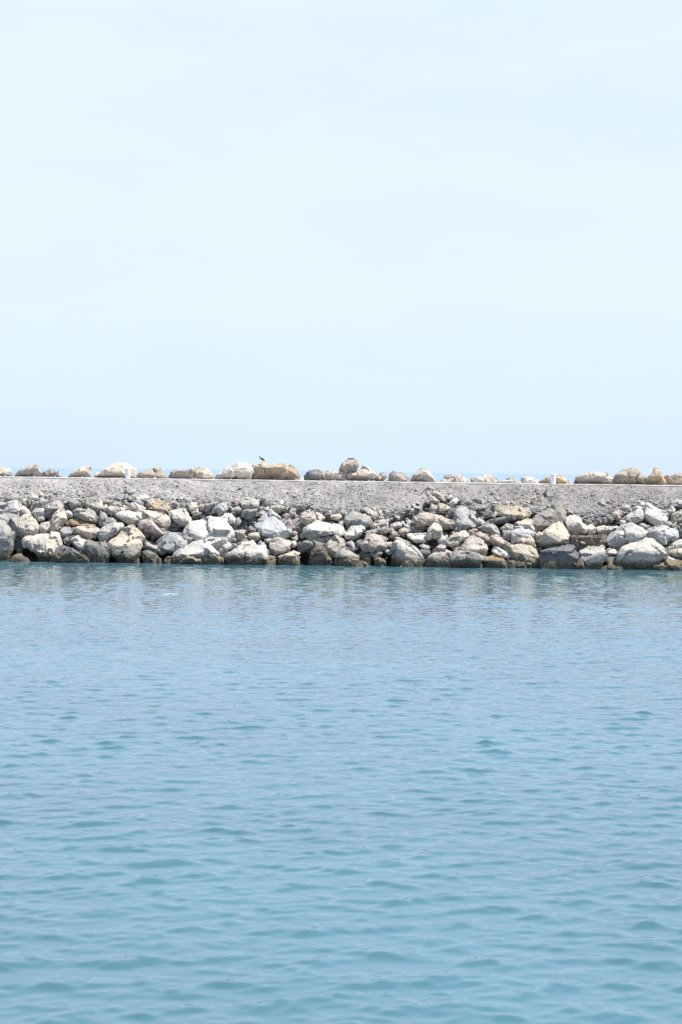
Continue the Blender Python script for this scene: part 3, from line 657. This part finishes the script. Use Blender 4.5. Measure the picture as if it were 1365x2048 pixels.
def rock_mesh(verts, size, seed, rough=1.0, clip=.25):
    rnd = random.Random(seed)
    bm = bmesh.new()
    for v in verts: bm.verts.new(v)
    res = bmesh.ops.convex_hull(bm, input=bm.verts)
    bmesh.ops.delete(bm, geom=[v for v in set(res['geom_interior'] + res['geom_unused']) if isinstance(v, bmesh.types.BMVert)], context='VERTS')
    bmesh.ops.dissolve_limit(bm, angle_limit=R(9), verts=bm.verts, edges=bm.edges)
    if size > 0.35:
        bmesh.ops.bevel(bm, geom=list(bm.edges), offset=min(0.035, size * 0.025), segments=1, affect='EDGES', profile=0.5, clamp_overlap=True)
    bmesh.ops.triangulate(bm, faces=bm.faces)
    lim = max(0.07, min(0.10, size / 9))
    for _ in range(6):
        es = [e for e in bm.edges if e.calc_length() > lim]
        if not es or len(bm.verts) > 6000: break
        bmesh.ops.subdivide_edges(bm, edges=es, cuts=1, use_grid_fill=False)
        bmesh.ops.triangulate(bm, faces=[f for f in bm.faces if len(f.verts) > 3])
    # flat break faces: knock off bumps along random planes
    ctr = sum((v.co for v in bm.verts), Vector()) / len(bm.verts)
    for k in range(14):
        n = Vector((rnd.gauss(0, .55), -abs(rnd.gauss(.9, .4)), rnd.gauss(.15, .55))).normalized()
        hmax = max(n.dot(v.co - ctr) for v in bm.verts)
        d = hmax * (1 - rnd.uniform(.03, clip))
        for v in bm.verts:
            e = n.dot(v.co - ctr) - d
            if e > 0: v.co -= n * e
    bm.normal_update()
    o = Vector((rnd.uniform(-50, 50), rnd.uniform(-50, 50), rnd.uniform(-50, 50)))
    FRACT = 0.31 if rough > 1.1 else (0.42 if size > 0.3 else 0.30)
    a1 = 0.018 * size * rough; a2 = 0.022 * min(size, 1.0) * rough; a3 = 0.022 * rough
    f1 = 1.5 / size
    off = []
    fc = 1.7 / size; cells = {}
    for v in bm.verts:
        p = v.co + o
        # fractured faces: every cell breaks along a plane of its own
        q = p * fc + Vector((noise.noise(p * 3.1), noise.noise(p * 3.1 + Vector((9, 0, 0))), 0)) * 0.12
        pt = noise.voronoi(q)[1][0]; key = (round(pt.x, 3), round(pt.y, 3), round(pt.z, 3))
        if key not in cells:
            cells[key] = (Vector((rnd.gauss(0, 1), rnd.gauss(0, 1), rnd.gauss(0, 1))).normalized(), rnd.uniform(-1, 1))
        gv, st = cells[key]
        d0 = (0.55 * gv.dot(q - pt) / fc + 0.028 * st * size) * FRACT
        d = d0 + a1 * noise.noise(p * f1) + a2 * noise.noise(p * f1 * 2.7) + a3 * noise.noise(p * 7.5)
        # stepped, layered break surfaces
        d -= 0.9 * a2 * abs(noise.noise(Vector((p.x * 1.2, p.y * 1.2, p.z * 4.5)) * (1.2 / max(size, .4))))
        off.append(d)
    for v, d in zip(bm.verts, off): v.co += v.normal * d
    me = bpy.data.meshes.new('rock'); bm.to_mesh(me); bm.free()
    me.polygons.foreach_set('use_smooth', np.full(len(me.polygons), True))
    me.set_sharp_from_angle(angle=R(19))
    return me

def build_rock(line, idx, crest=False):
    tile, out, ridge, ck, opts, label = line.split('|')
    op = dict(q.split('=') for q in opts.split(',') if q)
    P = pairs(tile, out); rd = pairs(tile, ridge) if ridge else []
    rnd = random.Random(idx * 7 + 3)
    cx = sum(p[0] for p in P) / len(P); cy = sum(p[1] for p in P) / len(P)
    w = max(p[0] for p in P) - min(p[0] for p in P); h = max(p[1] for p in P) - min(p[1] for p in P)
    if crest:
        D = 101.6 + rnd.uniform(-.3, .3) + float(op.get('d', 0)); C0 = at(cx, cy, D)
    else:
        C0 = slope_hit(cx, cy); D = C0.y + float(op.get('d', 0)) - (0.10 if C0.z > gravel_edge_z(C0.x) - .1 else 0); C0 = at(cx, cy, D)
    ppm = FPX / D
    W, Hh = w / ppm, h / ppm
    size = math.sqrt(W * Hh)
    t = 1.2 * float(op['t']) if 't' in op else 0.6 * min(W, Hh * 1.2)
    t = min(max(t, 0.10), 1.2)
    tilt = 0.5 if not crest else 0.1
    def place(px, py, dd, k=tilt):
        z = at(px, py, D).z
        return at(px, py, D + k * (z - C0.z) + dd)
    V = []
    P = [(cx + (px - cx) * k, cy + (py - cy) * k) for px, py, k in [(*p, (1.03 * rnd.uniform(.97, 1.04) if crest else GROW * rnd.uniform(.95, 1.07))) for p in P]]
    low = min(place(px, py, 0).z for px, py in P)
    for (px, py) in P:
        q = place(px, py, rnd.uniform(-.25, .18) * t); V.append(q)
        if q.z < 0.3 and not crest: V.append(Vector((q.x, q.y - 0.1, -0.75)))
    if rd:
        for (px, py) in rd: V.append(place(px, py, -t * rnd.uniform(.85, 1.1), 0.0))
    else:
        for k in range(rnd.choice((2, 3, 3))):
            (px, py) = rnd.choice(P); f = rnd.uniform(.15, .5)
            V.append(place(cx + (px - cx) * f, cy + (py - cy) * f + rnd.uniform(.05, .28) * h, -t * rnd.uniform(.7, 1.05), 0.15))
    for (px, py) in P:                                # the hidden far side
        f = rnd.uniform(.55, .8)
        q = place(cx + (px - cx) * f, cy + (py - cy) * f, t * rnd.uniform(1.0, 1.5)); V.append(q)
    if crest and 'z' not in op:
        for (px, py) in P:                            # flat seat on the crest
            q = place(px, py, 0)
            if q.z < low + 0.4 * Hh: V.append(Vector((q.x, q.y + 0.5 * t, min(low, 4.62)))); V.append(Vector((q.x, q.y, min(low, 4.62))))
    zb = min(v.z for v in V)
    origin = Vector((C0.x, D, zb))
    me = rock_mesh([v - origin for v in V], size, idx + 100, 1.25 if crest else 1.0, .11 if rd else .15)
    words = label.split()
    kind = next((k for k in ('boulder', 'slab', 'block', 'stone', 'ledge', 'heap', 'chunk') if k in [x.rstrip(',') for x in words]), 'stone')
    first = [x.rstrip(',') for x in words]
    hits = [(first.index(k), k) for k in ('boulder', 'slab', 'block', 'stone', 'ledge', 'chunk') if k in first]
    kind = min(hits)[1] if hits else 'stone'
    name = {'boulder': 'boulder', 'slab': 'stone_slab', 'block': 'stone_block', 'stone': 'stone', 'ledge': 'rock_ledge', 'chunk': 'stone'}[kind]
    o = link(name, me, ROCK, origin)
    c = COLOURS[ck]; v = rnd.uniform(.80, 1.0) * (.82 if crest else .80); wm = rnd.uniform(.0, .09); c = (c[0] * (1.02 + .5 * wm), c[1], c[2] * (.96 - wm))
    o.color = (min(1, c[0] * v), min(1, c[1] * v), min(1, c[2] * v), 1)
    tag(o, label, {'boulder': 'boulder', 'slab': 'slab', 'block': 'boulder', 'stone': 'stone', 'ledge': 'boulder', 'chunk': 'stone'}[kind],
        'boulders along the far side of the crest' if crest else 'armour stones on the harbour side', 'thing')
    return o

# ------------------------------------------------------------------ bollards, bird, float
def lathe(profile, n=24):
    bm = bmesh.new(); rings = []
    for (r, z) in profile:
        rings.append([bm.verts.new((r * math.cos(2 * math.pi * i / n), r * math.sin(2 * math.pi * i / n), z)) for i in range(n)])
    for a, b in zip(rings, rings[1:]):
        for i in range(n): bm.faces.new((a[i], a[(i + 1) % n], b[(i + 1) % n], b[i]))
    bm.faces.new(rings[-1]); bm.faces.new(list(reversed(rings[0])))
    me = bpy.data.meshes.new('turned'); bm.to_mesh(me); bm.free()
    me.polygons.foreach_set('use_smooth', np.full(len(me.polygons), True)); me.set_sharp_from_angle(angle=R(35))
    return me
def bollard(px, py_base, label):
    p = at(px, py_base, 97.4); z0 = 4.635
    e = bpy.data.objects.new('bollard', None); COL.objects.link(e); e.location = (p.x, 97.4, z0)
    tag(e, label, 'bollard', 'white bollards on the crest')
    link('base_flange', lathe([(.168, 0), (.168, .035), (.155, .045)]), WHITE, (0, 0, 0), e)
    link('post', lathe([(.152, .045), (.150, .53)]), WHITE, (0, 0, 0), e)
    link('cap', lathe([(.158, .53), (.160, .585), (.145, .615), (.07, .63)]), WHITE, (0, 0, 0), e)
def bird():
    top = at(525.6, 923.4, 102.0); s = 1 / 31.5
    def q(px, py, dy=0.0): p = at(px, py, 102.0); return Vector((p.x - top.x, dy, p.z - top.z))
    chain = [(530.3, 922.2, .010), (529.0, 921.2, .030), (527.0, 919.6, .066), (524.9, 918.0, .078), (522.8, 916.7, .064), (520.9, 915.6, .042),
             (519.9, 914.2, .030), (519.3, 913.0, .036), (518.6, 912.5, .022)]
    n = 14; bm = bmesh.new(); rings = []
    C = [q(a, b) for a, b, _ in chain]
    for i, (a, b, r) in enumerate(chain):
        tdir = (C[min(i + 1, len(C) - 1)] - C[max(i - 1, 0)]).normalized()
        side = Vector((0, 1, 0)); upv = tdir.cross(side).normalized()
        rings.append([bm.verts.new(C[i] + side * (r * .85 * math.cos(2 * math.pi * k / n)) + upv * (r * math.sin(2 * math.pi * k / n))) for k in range(n)])
    for a, b in zip(rings, rings[1:]):
        for i in range(n): bm.faces.new((a[i], a[(i + 1) % n], b[(i + 1) % n], b[i]))
    bm.faces.new(rings[-1]); bm.faces.new(list(reversed(rings[0])))
    for dy in (-.03, .03):                     # legs, welded into the same body mesh
        a, b = q(525.6, 919.6, dy), q(525.6, 924.2, dy)
        for (p0, p1, ra) in ((a, b, .009), (b, b + Vector((-.05, 0, 0)), .007)):
            d = (p1 - p0).normalized(); s1 = d.orthogonal().normalized(); s2 = d.cross(s1)
            ra_ = [[bm.verts.new(p + s1 * ra * math.cos(k * 1.047) + s2 * ra * math.sin(k * 1.047)) for k in range(6)] for p in (p0, p1)]
            for i in range(6): bm.faces.new((ra_[0][i], ra_[0][(i + 1) % 6], ra_[1][(i + 1) % 6], ra_[1][i]))
    bmesh.ops.recalc_face_normals(bm, faces=bm.faces)
    me = bpy.data.meshes.new('bird'); bm.to_mesh(me); bm.free()
    me.polygons.foreach_set('use_smooth', np.full(len(me.polygons), True))
    o = link('bird', me, BIRD, (top.x, 102.0, top.z))
    tag(o, 'small dark bird standing on a pale pointed rock, facing left', 'bird')
    bm = bmesh.new()
    bmesh.ops.create_cone(bm, cap_ends=True, segments=8, radius1=.014, radius2=.003, depth=.06)
    me = bpy.data.meshes.new('beak'); bm.to_mesh(me); bm.free()
    b = link('beak', me, BEAK, q(517.9, 912.4), o); b.rotation_euler = (0, R(-80), 0)
    # folded wing on each flank
    for sgn in (-1, 1):
        bm = bmesh.new(); bmesh.ops.create_uvsphere(bm, u_segments=14, v_segments=8, radius=1)
        for v in bm.verts: v.co = Vector((v.co.x * .13 * (1.0 if v.co.x < 0 else 1.25), v.co.y * .018, v.co.z * .055))
        me = bpy.data.meshes.new('wing'); bm.to_mesh(me); bm.free(); me.polygons.foreach_set('use_smooth', np.full(len(me.polygons), True))
        wg = link('wing', me, BIRD, q(526.0, 918.6, sgn * .06), o); wg.rotation_euler = (0, R(37), 0)
def float_strip():
    p0 = at(342, 1189.5, CAM_H * FPX / (1189.5 - 938.5))
    p0 = CAM + ray(342, 1189.5) * (CAM_H / -ray(342, 1189.5).z)
    bm = bmesh.new(); n = 10; rings = []
    for i in range(13):
        u = i / 12; x = (u - .5) * .66; r = .018 * (math.sin(math.pi * min(1, max(0, u * .96 + .02))) ** .45)
        yy = .05 * math.sin(u * 5)
        rings.append([bm.verts.new((x, yy + 1.9 * r * math.cos(2 * math.pi * k / n), .02 + r * math.sin(2 * math.pi * k / n))) for k in range(n)])
    for a, b in zip(rings, rings[1:]):
        for i in range(n): bm.faces.new((a[i], b[i], b[(i + 1) % n], a[(i + 1) % n]))
    bm.faces.new(rings[0]); bm.faces.new(list(reversed(rings[-1])))
    bmesh.ops.recalc_face_normals(bm, faces=bm.faces)
    me = bpy.data.meshes.new('driftwood'); bm.to_mesh(me); bm.free()
    me.polygons.foreach_set('use_smooth', np.full(len(me.polygons), True))
    o = link('floating_stick', me, WHITE, (p0.x, p0.y, 0.0))
    tag(o, 'thin white strip floating on the water off the brown-footed boulder', 'floating debris')

# ------------------------------------------------------------------ settings
WAVE_SLOPE = 0.130
WATER_BASE = (0.047, 0.113, 0.137)
SEA_BASE = (0.11, 0.20, 0.31)
GROW = 1.09
SUN_DIR = Vector((0.44, 0.03, 0.90)).normalized()

build_water(); build_bank(); build_road(); build_scatter()
for i, ln in enumerate(ROCKS.strip().splitlines()): build_rock(ln, i)
for i, ln in enumerate(CREST.strip().splitlines()): build_rock(ln, 1000 + i, True)
bollard(255.7, 957, 'white bollard in front of the big pale crest boulder on the left')
bollard(1106.5, 971, 'white bollard in front of the tan crest boulder on the right')
bird(); float_strip()

# ------------------------------------------------------------------ light
sd = bpy.data.lights.new('sun', 'SUN'); sd.energy = 5.0; sd.angle = R(0.53); sd.color = (1.0, .965, .91)
so = bpy.data.objects.new('sun', sd); COL.objects.link(so)
so.rotation_euler = SUN_DIR.to_track_quat('Z', 'Y').to_euler()
w = bpy.data.worlds.new('World'); scene.world = w; w.use_nodes = True
nt = w.node_tree; nt.nodes.clear(); g = NT(nt)
out = g.n('ShaderNodeOutputWorld'); bg = g.n('ShaderNodeBackground'); g.l(bg.outputs[0], out.inputs[0])
sky = g.n('ShaderNodeTexSky', sky_type='NISHITA'); sky.sun_disc = False
sky.sun_elevation = math.asin(SUN_DIR.z); sky.sun_rotation = math.atan2(SUN_DIR.x, SUN_DIR.y)
sky.air_density = 1.0; sky.dust_density = 1.0; sky.ozone_density = 1.5
# thin high cloud veils the blue
tc = g.n('ShaderNodeTexCoord')
sp = g.n('ShaderNodeSeparateXYZ'); g.l(tc.outputs['Generated'], sp.inputs[0])
mp = g.n('ShaderNodeMapping'); mp.inputs['Scale'].default_value = (2.2, 2.2, 9.0); mp.inputs['Rotation'].default_value = (0, .25, 0); g.l(tc.outputs['Generated'], mp.inputs[0])
cl = g.noise(mp.outputs[0], 2.2, 5, 0.55)
veil = g.math('ADD', g.math('MULTIPLY', g.math('SUBTRACT', cl, 0.5), 0.35), g.ramp(sp.outputs[2], VEIL))
vcol = g.ramp(sp.outputs[2], VEIL_COL)
vm = g.n('ShaderNodeVectorMath', operation='SCALE'); g.l(vcol, vm.inputs[0]); g.l(g.math('MULTIPLY_ADD', cl, 0.18, 6.95), vm.inputs['Scale'])
col = g.mix(g.math('ADD', veil, 0.0, clamp=True), sky.outputs[0], vm.outputs[0])
g.l(col, bg.inputs[0]); bg.inputs[1].default_value = SKY_STRENGTH

vs = scene.view_settings
scene.display_settings.display_device = 'sRGB'
vs.view_transform = 'Standard'; vs.look = 'None'; vs.exposure = EXPOSURE; vs.gamma = 1; vs.use_curve_mapping = False
scene.cycles.use_denoising = False
scene.cycles.max_bounces = 6
